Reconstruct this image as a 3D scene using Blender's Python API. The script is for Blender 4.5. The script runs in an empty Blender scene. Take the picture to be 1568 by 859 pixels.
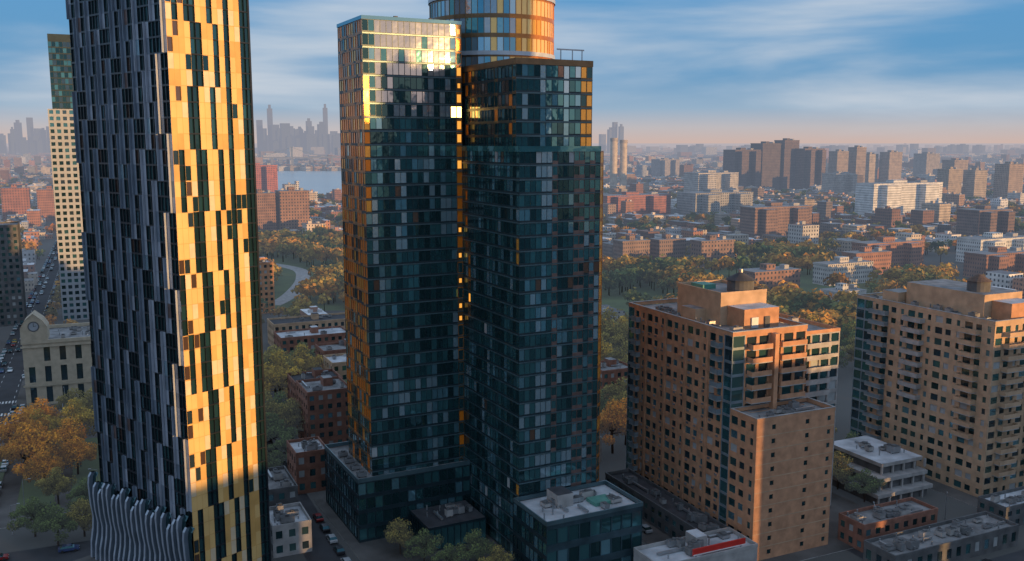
import bpy, math, random
from mathutils import Vector, Matrix, noise as NZ
R=random.Random(11)
S=bpy.context.scene
S.view_settings.view_transform='Standard'; S.view_settings.look='None'; S.view_settings.exposure=0
SUN_EL=math.radians(3.0)
SUNV=Vector((.77*math.cos(SUN_EL),-.62*math.cos(SUN_EL),math.sin(SUN_EL))).normalized()

# ------------------------------------------------------------ materials
MAT={}
def nt(name):
    m=bpy.data.materials.new(name); m.use_nodes=True; MAT[name]=m
    n=m.node_tree; b=n.nodes['Principled BSDF']; return m,n,b
def N(n,t,**k):
    x=n.nodes.new(t)
    for a,v in k.items(): setattr(x,a,v)
    return x
def haze(n,shader,D=4000.0,col=(.20,.25,.335,1),col2=(.47,.43,.46,1)):  # distance haze painted into the material as emission
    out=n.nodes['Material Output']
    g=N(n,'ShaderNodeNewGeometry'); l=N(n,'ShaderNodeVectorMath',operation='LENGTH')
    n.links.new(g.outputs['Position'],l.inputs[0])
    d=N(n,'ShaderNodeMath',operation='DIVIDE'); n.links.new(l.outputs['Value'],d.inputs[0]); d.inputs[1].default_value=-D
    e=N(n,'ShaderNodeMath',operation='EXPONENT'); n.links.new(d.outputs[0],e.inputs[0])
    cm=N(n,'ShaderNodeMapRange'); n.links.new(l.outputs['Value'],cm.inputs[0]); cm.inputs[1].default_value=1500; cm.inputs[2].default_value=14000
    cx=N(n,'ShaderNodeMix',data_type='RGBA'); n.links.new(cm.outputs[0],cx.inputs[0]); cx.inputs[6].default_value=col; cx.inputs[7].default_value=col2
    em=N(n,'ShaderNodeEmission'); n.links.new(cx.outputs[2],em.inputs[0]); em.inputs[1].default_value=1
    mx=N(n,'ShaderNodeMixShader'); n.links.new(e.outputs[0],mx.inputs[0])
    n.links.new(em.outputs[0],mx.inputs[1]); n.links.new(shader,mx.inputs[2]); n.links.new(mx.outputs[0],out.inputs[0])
def simple(name,col,rough=.8,metal=0,var=.25,scale=.5,bump=0,hz=False,spec=.5):
    m,n,b=nt(name)
    tc=N(n,'ShaderNodeTexCoord'); no=N(n,'ShaderNodeTexNoise'); no.inputs['Scale'].default_value=scale; no.inputs['Detail'].default_value=8
    n.links.new(tc.outputs['Object'],no.inputs['Vector'])
    mr=N(n,'ShaderNodeMapRange'); mr.inputs[1].default_value=.3; mr.inputs[2].default_value=.7
    mr.inputs[3].default_value=1-var; mr.inputs[4].default_value=1+var
    n.links.new(no.outputs[0],mr.inputs[0])
    v=N(n,'ShaderNodeVectorMath',operation='SCALE'); v.inputs[0].default_value=col[:3]
    n.links.new(mr.outputs[0],v.inputs['Scale']); n.links.new(v.outputs[0],b.inputs['Base Color'])
    b.inputs['Roughness'].default_value=rough; b.inputs['Metallic'].default_value=metal; b.inputs['Specular IOR Level'].default_value=spec
    if bump:
        bp=N(n,'ShaderNodeBump'); bp.inputs['Strength'].default_value=bump; bp.inputs['Distance'].default_value=.05
        n.links.new(no.outputs[0],bp.inputs['Height']); n.links.new(bp.outputs[0],b.inputs['Normal'])
    if hz: haze(n,b.outputs[0])
    return m
def glass(name,col,rough=.04,metal=.72,bump=.25):
    m,n,b=nt(name)
    b.inputs['Base Color'].default_value=(*col,1); b.inputs['Metallic'].default_value=metal; b.inputs['Roughness'].default_value=rough
    if bump:
        tc=N(n,'ShaderNodeTexCoord'); no=N(n,'ShaderNodeTexNoise'); no.inputs['Scale'].default_value=.35; no.inputs['Detail'].default_value=2
        n.links.new(tc.outputs['Object'],no.inputs['Vector'])
        bp=N(n,'ShaderNodeBump'); bp.inputs['Strength'].default_value=bump; bp.inputs['Distance'].default_value=.08
        n.links.new(no.outputs[0],bp.inputs['Height']); n.links.new(bp.outputs[0],b.inputs['Normal'])
    return m
def attr_mat(name,windows=False,hz=True,rough=.85,wu=2.9,wv=3.2,trans=False,nscale=.15,nvar=.25):
    m,n,b=nt(name)
    at=N(n,'ShaderNodeAttribute'); at.attribute_name='Col'
    tc=N(n,'ShaderNodeTexCoord'); no=N(n,'ShaderNodeTexNoise'); no.inputs['Scale'].default_value=nscale; no.inputs['Detail'].default_value=7
    n.links.new(tc.outputs['Object'],no.inputs['Vector'])
    mr=N(n,'ShaderNodeMapRange'); mr.inputs[1].default_value=.3; mr.inputs[2].default_value=.7
    mr.inputs[3].default_value=1-nvar; mr.inputs[4].default_value=1+nvar
    n.links.new(no.outputs[0],mr.inputs[0])
    v=N(n,'ShaderNodeVectorMath',operation='SCALE'); n.links.new(at.outputs['Color'],v.inputs[0]); n.links.new(mr.outputs[0],v.inputs['Scale'])
    n.links.new(v.outputs[0],b.inputs['Base Color']); b.inputs['Roughness'].default_value=rough
    if windows:
        uv=N(n,'ShaderNodeUVMap'); uv.uv_map='UV'; sp=N(n,'ShaderNodeSeparateXYZ'); n.links.new(uv.outputs[0],sp.inputs[0])
        ms=[]
        for o,per,hw in ((0,wu,.2),(1,wv,.24)):
            d=N(n,'ShaderNodeMath',operation='DIVIDE'); n.links.new(sp.outputs[o],d.inputs[0]); d.inputs[1].default_value=per
            f=N(n,'ShaderNodeMath',operation='FRACT'); n.links.new(d.outputs[0],f.inputs[0])
            c=N(n,'ShaderNodeMath',operation='COMPARE'); n.links.new(f.outputs[0],c.inputs[0]); c.inputs[1].default_value=.5; c.inputs[2].default_value=hw
            ms.append(c)
        mu=N(n,'ShaderNodeMath',operation='MULTIPLY'); n.links.new(ms[0].outputs[0],mu.inputs[0]); n.links.new(ms[1].outputs[0],mu.inputs[1])
        mx=N(n,'ShaderNodeMix',data_type='RGBA'); n.links.new(mu.outputs[0],mx.inputs[0]); n.links.new(v.outputs[0],mx.inputs[6]); mx.inputs[7].default_value=(.035,.045,.055,1)
        n.links.new(mx.outputs[2],b.inputs['Base Color'])
        r2=N(n,'ShaderNodeMapRange'); n.links.new(mu.outputs[0],r2.inputs[0]); r2.inputs[3].default_value=rough; r2.inputs[4].default_value=.12
        n.links.new(r2.outputs[0],b.inputs['Roughness'])
    sh=b.outputs[0]
    if trans:
        tr=N(n,'ShaderNodeBsdfTranslucent'); n.links.new(v.outputs[0],tr.inputs[0])
        ms_=N(n,'ShaderNodeMixShader'); ms_.inputs[0].default_value=.3; n.links.new(b.outputs[0],ms_.inputs[1]); n.links.new(tr.outputs[0],ms_.inputs[2]); sh=ms_.outputs[0]
        n.links.new(sh,n.nodes['Material Output'].inputs[0]); b.inputs['Specular IOR Level'].default_value=.2
    if hz: haze(n,sh)
    return m
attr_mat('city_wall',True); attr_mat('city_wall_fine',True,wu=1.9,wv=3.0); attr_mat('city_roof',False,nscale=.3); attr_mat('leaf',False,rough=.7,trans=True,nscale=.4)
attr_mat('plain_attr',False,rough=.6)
simple('asphalt',(.05,.05,.054),.85,var=.25,scale=.15); simple('pavement',(.12,.11,.10),.9,var=.4,scale=.12)
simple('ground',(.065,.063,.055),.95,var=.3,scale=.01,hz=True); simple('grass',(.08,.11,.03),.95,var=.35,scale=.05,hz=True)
simple('paint',(.75,.75,.72),.7,var=.1); simple('bark',(.07,.05,.04),.95,var=.3,scale=2)
simple('brick',(.51,.265,.15),.9,var=.2,scale=.5); simple('brick_tan',(.51,.345,.22),.9,var=.18,scale=.4)
simple('brick_red',(.27,.125,.085),.9,var=.25,scale=.6)
simple('concrete',(.38,.36,.34),.85,var=.25,scale=.4); simple('conc_dark',(.12,.12,.12),.85,var=.3,scale=.4)
simple('roof_grey',(.24,.235,.23),.9,var=.45,scale=.3); simple('roof_white',(.5,.51,.52),.8,var=.35,scale=.2)
simple('roof_dark',(.06,.06,.065),.9,var=.3,scale=.4)
simple('metal',(.4,.41,.42),.4,.7,var=.15); simple('mullion',(.02,.04,.05),.4,.3,var=.2)
simple('mull_bronze',(.2,.12,.06),.35,.5,var=.2); simple('spandrel',(.05,.09,.11),.25,.4,var=.3,scale=.3); simple('mull_warm_reflect',(.50,.18,.04),.35,.3,var=.2)  # orange frames carry the painted warm reflection too
simple('slab_edge',(.09,.15,.17),.35,.4,var=.3,scale=.15)
simple('spandrel_light',(.24,.29,.32),.35,.3,var=.25,scale=.3); simple('white_band',(.5,.54,.58),.4,.2,var=.1)
simple('sunlit_panel',(.78,.50,.19),.42,.06,var=.10,scale=.2); simple('sunlit_panel_deep',(.66,.38,.12),.42,.06,var=.15,scale=.2); simple('sunlit_panel_pale',(.74,.58,.38),.42,.06,var=.1)  # aluminium panels of the sunny face, sunlight's gold put into the colour
simple('rib_blue',(.20,.25,.31),.35,.35,var=.2,scale=.25); simple('rib_pale',(.38,.42,.48),.35,.3,var=.15,scale=.25)
simple('alu_dark',(.022,.027,.035),.3,.3,var=.3)
simple('pink_panel',(.19,.125,.11),.35,.4,var=.3)
simple('limestone',(.48,.40,.29),.85,var=.15); simple('copper_green',(.1,.28,.22),.7,var=.2); simple('red_paint',(.6,.03,.02),.5,var=.1)
simple('tank_wood',(.12,.08,.06),.9,var=.3,scale=2); simple('rubber',(.02,.02,.02),.8)
simple('grid_conc',(.34,.36,.38),.8,var=.1)  # base colour darkened to stand for shade on the grid tower
simple('cloth',(.06,.07,.12),.9)
for i,c in enumerate([(.03,.03,.035),(.45,.46,.47),(.75,.75,.74),(.3,.03,.03),(.06,.09,.2),(.65,.4,.03)]): simple('car_paint%d'%i,c,.25,.3,var=.03)
glass('g_dark',(.035,.09,.10)); glass('g_deep',(.055,.155,.17)); glass('g_teal',(.09,.25,.27)); glass('g_blue',(.20,.40,.47)); glass('g_pale',(.42,.58,.65),.12)
glass('g_sky',(.40,.42,.44),.05); glass('g_warm_reflect',(1.0,.27,.025),.22,.3); glass('g_gold_reflect',(1.0,.46,.08),.16,.45); glass('g_bronze',(.24,.15,.11),.1); glass('g_crown_sunlit',(1.0,.62,.22),.2,.35)  # orange and gold panes: sun reflections painted into the glass colour
glass('g_win',(.08,.13,.155),.06); simple('blind',(.36,.38,.38),.7,var=.15); glass('g_green',(.12,.23,.22),.06)
for nm,st,cc in (('glint_pane',1.0,(1,.40,.05)),('glint_pane_bright',9,(1,.58,.14))):  # emissive panes standing in for the sun's glint, no lamps behind them
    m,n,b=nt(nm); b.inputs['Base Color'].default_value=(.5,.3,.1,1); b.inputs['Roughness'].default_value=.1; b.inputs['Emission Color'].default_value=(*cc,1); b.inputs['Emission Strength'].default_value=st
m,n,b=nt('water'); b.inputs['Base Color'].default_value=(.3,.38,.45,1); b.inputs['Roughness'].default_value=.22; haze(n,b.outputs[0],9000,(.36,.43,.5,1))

# ------------------------------------------------------------ mesh builder
class MB:
    def __init__(s): s.v=[];s.f=[];s.m=[];s.uv=[];s.c=[];s.mats=[]
    def mi(s,name):
        if name not in s.mats: s.mats.append(name)
        return s.mats.index(name)
    def face(s,ps,mat,uv=None,col=(.5,.5,.5)):
        k=len(s.v); s.v+=[tuple(p) for p in ps]; s.f.append(tuple(range(k,k+len(ps)))); s.m.append(s.mi(mat))
        s.uv+= uv if uv else [(0.,0.)]*len(ps)
        s.c+= [(*col,1.)]*len(ps)
    def obj(s,name,parent=None,smooth=False):
        me=bpy.data.meshes.new(name); me.from_pydata(s.v,[],s.f)
        for q in s.mats: me.materials.append(MAT[q])
        me.polygons.foreach_set('material_index',s.m)
        u=me.uv_layers.new(name='UV'); u.data.foreach_set('uv',[x for p in s.uv for x in p])
        a=me.color_attributes.new('Col','FLOAT_COLOR','CORNER'); a.data.foreach_set('color',[x for p in s.c for x in p])
        if smooth: me.polygons.foreach_set('use_smooth',[True]*len(s.f))
        me.update(); o=bpy.data.objects.new(name,me); S.collection.objects.link(o)
        if parent: o.parent=parent
        return o
def empty(name,loc=(0,0,0)):
    e=bpy.data.objects.new(name,None); S.collection.objects.link(e); e.location=loc; return e
class Fr:
    def __init__(s,o,ang):
        t=math.radians(ang); s.o=o; s.A=(math.sin(t),math.cos(t)); s.B=(-math.cos(t),math.sin(t))
    def P(s,a,b,z): return (s.o[0]+a*s.A[0]+b*s.B[0], s.o[1]+a*s.A[1]+b*s.B[1], z)
def prism(mb,fr,poly,z0,z1,wall,roof,col=(.5,.5,.5),rcol=None,bottom=False):
    k=len(poly); u=R.random()*2
    for i in range(k):
        p,q=poly[i],poly[(i+1)%k]; L=math.hypot(q[0]-p[0],q[1]-p[1])
        mb.face([fr.P(*p,z0),fr.P(*q,z0),fr.P(*q,z1),fr.P(*p,z1)],wall,[(u,z0),(u+L,z0),(u+L,z1),(u,z1)],col); u+=L
    mb.face([fr.P(*p,z1) for p in poly],roof,None,rcol or col)
    if bottom: mb.face([fr.P(*p,z0) for p in reversed(poly)],wall,None,col)
def box(mb,fr,a0,a1,b0,b1,z0,z1,wall,roof=None,col=(.5,.5,.5),rcol=None,bottom=False):
    prism(mb,fr,[(a0,b0),(a1,b0),(a1,b1),(a0,b1)],z0,z1,wall,roof or wall,col,rcol,bottom)
def cyl(mb,x,y,r0,r1,z0,z1,mat,n=16,cap=True,col=(.5,.5,.5)):
    P=[(math.cos(2*math.pi*i/n),math.sin(2*math.pi*i/n)) for i in range(n)]
    for i in range(n):
        p,q=P[i],P[(i+1)%n]
        mb.face([(x+p[0]*r0,y+p[1]*r0,z0),(x+q[0]*r0,y+q[1]*r0,z0),(x+q[0]*r1,y+q[1]*r1,z1),(x+p[0]*r1,y+p[1]*r1,z1)],mat,None,col)
    if cap: mb.face([(x+p[0]*r1,y+p[1]*r1,z1) for p in P],mat,None,col)
def parapet(mb,fr,a0,a1,b0,b1,z,h,t,mat):
    box(mb,fr,a0,a1,b0,b0+t,z,z+h,mat); box(mb,fr,a0,a1,b1-t,b1,z,z+h,mat)
    box(mb,fr,a0,a0+t,b0+t,b1-t,z,z+h-.003,mat); box(mb,fr,a1-t,a1,b0+t,b1-t,z,z+h-.003,mat)
def facade(mb,fr,p,q,z0,z1,nb,nf,fn,tilt=.0,slab=None):
    """real openings: wall ring, reveals and recessed pane per cell. fn(i,j)->(l,r,b,t,depth,wall,pane) fractions"""
    L=math.hypot(q[0]-p[0],q[1]-p[1]); d=((q[0]-p[0])/L,(q[1]-p[1])/L); nn=(d[1],-d[0])
    def W(s,z,o): return fr.P(p[0]+d[0]*s+nn[0]*o,p[1]+d[1]*s+nn[1]*o,z)
    w=L/nb; h=(z1-z0)/nf
    for i in range(nb):
        for j in range(nf):
            s0=i*w; s1=s0+w; a=z0+j*h; c=a+h
            sp=fn(i,j)
            if sp is None: continue
            if isinstance(sp,str):
                mb.face([W(s0,a,0),W(s1,a,0),W(s1,c,0),W(s0,c,0)],sp); continue
            l,r,bo,t,dep,wm,gm=sp
            x0=s0+l*w;x1=s1-r*w;y0=a+bo*h;y1=c-t*h
            mb.face([W(s0,a,0),W(s1,a,0),W(s1,y0,0),W(s0,y0,0)],wm)
            mb.face([W(s0,y1,0),W(s1,y1,0),W(s1,c,0),W(s0,c,0)],wm)
            mb.face([W(s0,y0,0),W(x0,y0,0),W(x0,y1,0),W(s0,y1,0)],wm)
            mb.face([W(x1,y0,0),W(s1,y0,0),W(s1,y1,0),W(x1,y1,0)],wm)
            e=-dep
            mb.face([W(x0,y0,0),W(x1,y0,0),W(x1,y0,e),W(x0,y0,e)],wm)
            mb.face([W(x0,y0,0),W(x0,y0,e),W(x0,y1,e),W(x0,y1,0)],wm)
            mb.face([W(x1,y0,e),W(x1,y0,0),W(x1,y1,0),W(x1,y1,e)],wm)
            mb.face([W(x0,y1,e),W(x1,y1,e),W(x1,y1,0),W(x0,y1,0)],wm)
            tx=R.gauss(0,tilt)*(x1-x0)/2; tz=R.gauss(0,tilt)*(y1-y0)/2
            mb.face([W(x0,y0,e-tx-tz),W(x1,y0,e+tx-tz),W(x1,y1,e+tx+tz),W(x0,y1,e-tx+tz)],gm)
    if slab:
        for j in range(1,nf):
            z=z0+j*h; o=.07
            mb.face([W(0,z-.02,o),W(L,z-.02,o),W(L,z+.24,o),W(0,z+.24,o)],slab)
            mb.face([W(0,z+.24,o),W(L,z+.24,o),W(L,z+.24,.004),W(0,z+.24,.004)],slab)
            mb.face([W(0,z-.02,.004),W(L,z-.02,.004),W(L,z-.02,o),W(0,z-.02,o)],slab)
def hvac(mb,fr,a,b,z,w=3,d=2,h=1.6,mat='metal'):
    box(mb,fr,a,a+w,b,b+d,z+.25,z+h,mat,'conc_dark'); box(mb,fr,a+.2,a+.5,b+.2,b+d-.2,z,z+.25,'conc_dark'); box(mb,fr,a+w-.5,a+w-.2,b+.2,b+d-.2,z,z+.25,'conc_dark')
    p=fr.P(a+w/2,b+d/2,0); cyl(mb,p[0],p[1],min(w,d)*.35,min(w,d)*.35,z+h,z+h+.3,'conc_dark',10)
def clutter(mb,fr,a0,a1,b0,b1,z,k):
    for _ in range(k):
        w=R.uniform(1,3.2); d=R.uniform(1,2.4)
        if a1-a0<w+.5 or b1-b0<d+.5: continue
        hvac(mb,fr,R.uniform(a0,a1-w),R.uniform(b0,b1-d),z,w,d,R.uniform(.8,2),R.choice(['metal','concrete','roof_grey']))
    for _ in range(k):
        p=fr.P(R.uniform(a0,a1),R.uniform(b0,b1),0); cyl(mb,p[0],p[1],.18,.18,z,z+R.uniform(.7,1.6),'metal',6)
    for _ in range(max(1,k//3)):
        a=R.uniform(a0,a1-1); b=R.uniform(b0,b1-1)
        if R.random()<.5: box(mb,fr,a,min(a+R.uniform(3,9),a1),b,b+.5,z+.3,z+.75,'metal',bottom=True)
        else: box(mb,fr,a,a+.5,b,min(b+R.uniform(3,9),b1),z+.3,z+.78,'metal',bottom=True)

# ------------------------------------------------------------ glass tower (centre)
F1=Fr((-33.9,215.5),63)
tower=empty('glass_tower')
NF=39; FH=122.5/NF
ORD=['g_dark','g_dark','g_dark','g_deep','g_dark','g_deep','g_deep','g_teal','g_teal','g_deep','g_blue','g_teal','g_blue','g_pale']
COLB={}
def cw(i,j,bias=0,frame='mullion',seed=0):
    if (i,seed) not in COLB: COLB[(i,seed)]=R.choice([-.16,-.1,0,0,.1,.22])
    v=NZ.noise(Vector((i*.45+seed*7.1,j*.22,seed*3.3)))*.8+R.gauss(0,.16)+bias+.44+COLB[(i,seed)]
    k=max(0,min(len(ORD)-1,int(v*len(ORD)))); g=ORD[k]
    if R.random()<.008: g='blind'
    if R.random()<.012: g='g_bronze'
    return (.035,.035,.20,.03,.06,frame,g)
def side_warm_reflect(i,j):  # orange side reflection painted pane by pane, denser higher up
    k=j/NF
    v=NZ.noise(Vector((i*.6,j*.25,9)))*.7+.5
    if R.random()<((1.2 if k>.35 else .8 if k>.22 else .3))*min(1,v+.35): return (.07,.07,.16,.06,.09,'mullion' if R.random()<.4 else 'mull_warm_reflect',R.choice(['g_warm_reflect','g_warm_reflect','g_warm_reflect','g_gold_reflect','g_bronze']))
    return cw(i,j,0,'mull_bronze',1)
def lwf(i,j):
    if i==0 and j>24 and R.random()<.6: return (.08,.08,.14,.06,.07,'mull_bronze',R.choice(['g_gold_reflect','g_warm_reflect']))
    if i in(15,16) and j==32: return (.08,.08,.1,.1,.05,'mull_warm_reflect','glint_pane_bright')  # sun glint at the wing junction, made of glowing panes
    if i==16:
        if j in(28,30,31,33,35): return (.14,.14,.22,.18,.05,'mull_warm_reflect','glint_pane')
        if R.random()<(.2 if j>15 else .07): return (.25,.25,.3,.35,.07,'mull_bronze','glint_pane')
        return (.08,.08,.12,.12,.07,'mull_warm_reflect' if j>12 else 'mull_bronze','g_warm_reflect' if R.random()<(.75 if j>20 else .25) else 'g_deep')
    if j>=36 and 2<=i<=14: return (.04,.04,.12,.04,.07,'mullion','g_sky' if R.random()<.93 else 'g_teal')  # reflected sky painted as pale panes near the top
    if j>=32 and 2<=i<=14: return (.04,.04,.14,.04,.07,'mullion','g_sky' if NZ.noise(Vector((i*.7,j*.9,4)))>-.02 else 'g_dark')
    if 2<=i<=10 and j in(9,10,11): return cw(i,j,.42,'mullion',2)  # bright reflected patch painted with paler panes
    return cw(i,j,0,'mullion',2)
mb=MB(); facade(mb,F1,(0,0),(24.5,0),0,122.5,17,NF,lwf,.004,'slab_edge'); mb.obj('front_curtain_wall',tower)
mb=MB(); facade(mb,F1,(0,19),(0,0),0,122.5,11,NF,side_warm_reflect,.012); mb.obj('side_curtain_wall',tower)
mb=MB(); box(mb,F1,.3,24.4,.3,18.9,0,122.3,'conc_dark','roof_grey'); 
mb.face([F1.P(24.5,0,0),F1.P(24.5,19,0),F1.P(24.5,19,122.5),F1.P(24.5,0,122.5)],'spandrel'); mb.face([F1.P(24.5,19,0),F1.P(0,19,0),F1.P(0,19,122.5),F1.P(24.5,19,122.5)],'spandrel')
parapet(mb,F1,-.15,24.6,-.15,19.1,122.5,.8,.35,'g_blue')
clutter(mb,F1,2,22,3,17,122.3,5)
mb.obj('left_wing_core',tower)
def rwl(i,j):
    if i in(1,2) and R.random()<.3 and j>14: return (.15,.15,.2,.15,.07,'mull_bronze',R.choice(['g_warm_reflect','glint_pane','g_bronze']))
    if i==19 and R.random()<.15: return (.1,.1,.15,.1,.07,'mull_bronze','g_gold_reflect')
    return cw(i,j,-.04,'mullion',3)
def rwf(i,j):
    if j in(6,7) and 1<=i<=9: return cw(i,j,.42,'mullion',5)  # paler panes paint in a bright reflection here
    if i in(6,10,11,13): return (.05,.05,.34,.06,.1,'pink_panel',R.choice(['g_teal','g_deep','g_dark','g_teal','g_deep','g_blue']))
    if i==14: return cw(i,j,.3,'mullion',4)
    return cw(i,j,.12,'mullion',5)
mb=MB(); facade(mb,F1,(24.5,0),(24.5,-30),0,93,20,30,rwl,.006,'slab_edge'); mb.obj('court_curtain_wall',tower)
mb=MB(); facade(mb,F1,(24.5,-30),(45,-30),0,93,15,30,rwf,.004,'slab_edge')
facade(mb,F1,(45,-30),(46.9,-28.3),0,93,1,30,lambda i,j:(.08,.08,.15,.1,.07,'mull_warm_reflect','g_gold_reflect' if j>12 or R.random()<.3 else 'g_teal'),.01); mb.obj('right_curtain_wall',tower)
mb=MB(); prism(mb,F1,[(24.8,-29.7),(44.9,-29.7),(46.8,-28.2),(46.8,5),(24.8,5)],0,92.9,'conc_dark','roof_grey')
mb.face([F1.P(46.9,-28.3,0),F1.P(46.9,5,0),F1.P(46.9,5,93),F1.P(46.9,-28.3,93)],'spandrel')
box(mb,F1,24.4,45,-30.2,-29.9,92.9,94.1,'g_teal'); box(mb,F1,24.4,24.7,-29.9,0,92.9,94.1,'g_teal')
def upf(i,j):
    if i>=11: return (.06,.06,.2,.05,.08,'mull_bronze','g_gold_reflect' if R.random()<.6 else 'g_dark')
    if i in(4,8): return (.05,.05,.1,.04,.08,'mullion','g_pale' if j>3 else 'g_blue')
    return cw(i,j,.06,'mullion',6)
facade(mb,F1,(25.5,-26.5),(44.8,-26.5),93.1,111.6,13,6,upf,.006,'slab_edge')
facade(mb,F1,(25.5,2),(25.5,-26.5),93.1,111.6,16,6,lambda i,j:(.05,.05,.15,.05,.08,'mull_bronze' if i in(10,15) else 'mullion','g_warm_reflect' if R.random()<.09 else R.choice(['g_dark','g_deep','g_dark','g_bronze'])),.01)
box(mb,F1,25.7,44.7,-26.3,2,92.9,111.4,'conc_dark','roof_grey')
parapet(mb,F1,25.4,44.9,-26.6,2.1,111.6,1.3,.2,'mull_bronze')
clutter(mb,F1,28,42,-22,0,111.4,6)
for a in (38,41,43.5): 
    p=F1.P(a,-24,0); cyl(mb,p[0],p[1],.12,.12,111.4,115.5,'metal',6)
box(mb,F1,37,44,-24.1,-23.9,115.2,115.5,'metal')
mb.obj('right_wing_core',tower)
mb=MB(); cx,cy,cr=-5.3,252.0,16.4; ns=64; H=4.7
for k in range(ns):
    t0=2*math.pi*k/ns; t1=2*math.pi*(k+1)/ns
    fr=Fr((cx,cy),90)
    p=(cr*math.cos(t0),cr*math.sin(t0)); q=(cr*math.cos(t1),cr*math.sin(t1))
    tt=t0 if t0<math.pi else t0-2*math.pi
    facade(mb,fr,p,q,60,60+H*20,1,20,lambda i,j:(.05,.05,.13,.09,.1,'mull_warm_reflect' if tt>-1.3 else 'mull_bronze' ,R.choice(['g_crown_sunlit','g_crown_sunlit','g_gold_reflect']) if -1.2<tt<.25 else R.choice(['g_crown_sunlit','g_blue','g_sky','g_pale']) if -1.6<tt<.3 else R.choice(['g_blue','g_teal','g_sky','g_pale'])),.004)  # gold of the sunlit side painted into the panes
cyl(mb,cx,cy,cr-.3,cr-.3,0,60+H*20-.1,'spandrel',48)
for z in (60+H*8,60+H*12,60+H*15): cyl(mb,cx,cy,cr+.3,cr+.3,z,z+1.0,'white_band',64)
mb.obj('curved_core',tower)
mb=MB()
pf=lambda i,j:(.06,.06,.2,.08,.12,'mullion',R.choice(['g_teal','g_dark','g_deep','g_blue']))
facade(mb,F1,(-4.8,25),(-4.8,-3.7),0,15,14,4,pf,.008); facade(mb,F1,(-4.8,-3.7),(24.4,-3.7),0,15,14,4,pf,.008)
box(mb,F1,-4.5,24.4,-3.4,25,0,14.8,'conc_dark','roof_grey'); parapet(mb,F1,-4.8,24.4,-3.7,25,15,1,.25,'slab_edge')
facade(mb,F1,(23,-30),(23,-45.6),0,15,8,4,pf,.008)
facade(mb,F1,(23,-45.6),(47.4,-45.6),0,15,9,3,lambda i,j:(.04,.04,.12,.2,.2,'spandrel',R.choice(['g_teal','g_deep','g_dark','g_blue'])),.008)
box(mb,F1,23.3,47.2,-45.3,-30.3,0,14.8,'conc_dark','roof_white'); mb.face([F1.P(47.4,-45.6,0),F1.P(47.4,-30.3,0),F1.P(47.4,-30.3,15),F1.P(47.4,-45.6,15)],'spandrel')
parapet(mb,F1,22.9,47.5,-45.7,-30.35,15,.9,.3,'slab_edge')
clutter(mb,F1,24.5,46,-44.5,-33,14.8,9); box(mb,F1,30,34,-38,-33,14.8,17.8,'concrete','roof_dark')
box(mb,F1,38,43,-41,-37,14.85,15.6,'copper_green'); 
for q in range(4): hvac(mb,F1,-3.5+q*.1,q*5.5,14.8,2.2,1.6,1.2)
facade(mb,F1,(8,-16),(22.9,-16),0,6,9,1,lambda i,j:(.05,.05,.08,.1,.12,'mullion','g_teal'),.006); facade(mb,F1,(8,-3.8),(8,-16),0,6,7,1,lambda i,j:(.05,.05,.08,.1,.12,'mullion','g_dark'),.006)
box(mb,F1,8.3,22.9,-15.7,-3.8,0,5.9,'conc_dark','roof_dark'); clutter(mb,F1,9,22,-15,-5,5.9,5)
mb.obj('podium',tower)

# ------------------------------------------------------------ left residential tower with staggered ribbons
F2=Fr((-64.5,178),40)
lt=empty('ribbon_facade_tower')
def rf(i,j):
    sh=((j+1)//4)%2; g3=((j+1)//4)%3
    dark={3,4,7,10,13} if sh==0 else {4,5,8,10,13}
    if g3==1: dark=dark|{1}
    if g3==2 and sh: dark=dark|{0}
    if i==14: return (.0,.35,.03,.03,.2,'alu_dark','g_dark')
    if i in dark:
        return (.03,.03,.05,.04,.35,'alu_dark',R.choice(['g_dark','g_dark','g_dark','g_deep']))
    if i in(0,1,2) and R.random()<.22: return (.05,.05,.06,.05,.2,'sunlit_panel_deep',R.choice(['g_win','g_bronze','g_bronze']))
    if R.random()<.05: return (.03,.03,.03,.03,.12,'sunlit_panel_deep','g_dark')
    return (.02,.02,.02,.02,.03,'sunlit_panel_deep',R.choice(['sunlit_panel','sunlit_panel','sunlit_panel','sunlit_panel_deep','sunlit_panel_pale']))
def lf(i,j):
    sh=((j+2*(i//3))//5)%2
    k=(i+sh)%3
    if k==0: 
        g='rib_blue' if i<20 else R.choice(['rib_blue','rib_pale','rib_pale'])
        r=R.random()
        if r<.04: g='pink_panel'
        elif r<.08: g='g_pale'
        elif r<.20: g='rib_pale'
        return (.02,.02,.01,.01,.04,'rib_blue',g)
    return (.07,.07,.07,.05,.3,'alu_dark',R.choices(['g_dark','g_deep','g_teal','g_blue','g_bronze'],[.5,.24,.16,.05,.05])[0])
mb=MB(); facade(mb,F2,(0,0),(18.3,0),0,175,15,58,rf,.004); mb.obj('right_facade',lt)
mb=MB(); facade(mb,F2,(0,38.6),(0,0),0,175,30,58,lf,.006)
FH2=175/58; bw=38.6/30
for g in range(10):
    for j0 in range(0,60,1):
        sh=((j0+2*g)//5)%2
        i=3*g+(0 if sh==0 else 2)
        b=38.6-i*bw
        if j0<58: box(mb,F2,-.45,-.01,b-.16,b-.02,j0*FH2,(j0+1)*FH2,'rib_pale' if g>6 else 'rib_blue')
mb.obj('left_facade',lt)
mb=MB(); box(mb,F2,.4,17.9,.4,38.4,0,174.9,'conc_dark','roof_grey')
mb.face([F2.P(18.3,0,0),F2.P(18.3,38.6,0),F2.P(18.3,38.6,175),F2.P(18.3,0,175)],'rib_blue')
mb.face([F2.P(18.3,38.6,0),F2.P(0,38.6,0),F2.P(0,38.6,175),F2.P(18.3,38.6,175)],'rib_blue'); mb.obj('core',lt)
mb=MB(); npl=20
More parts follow.
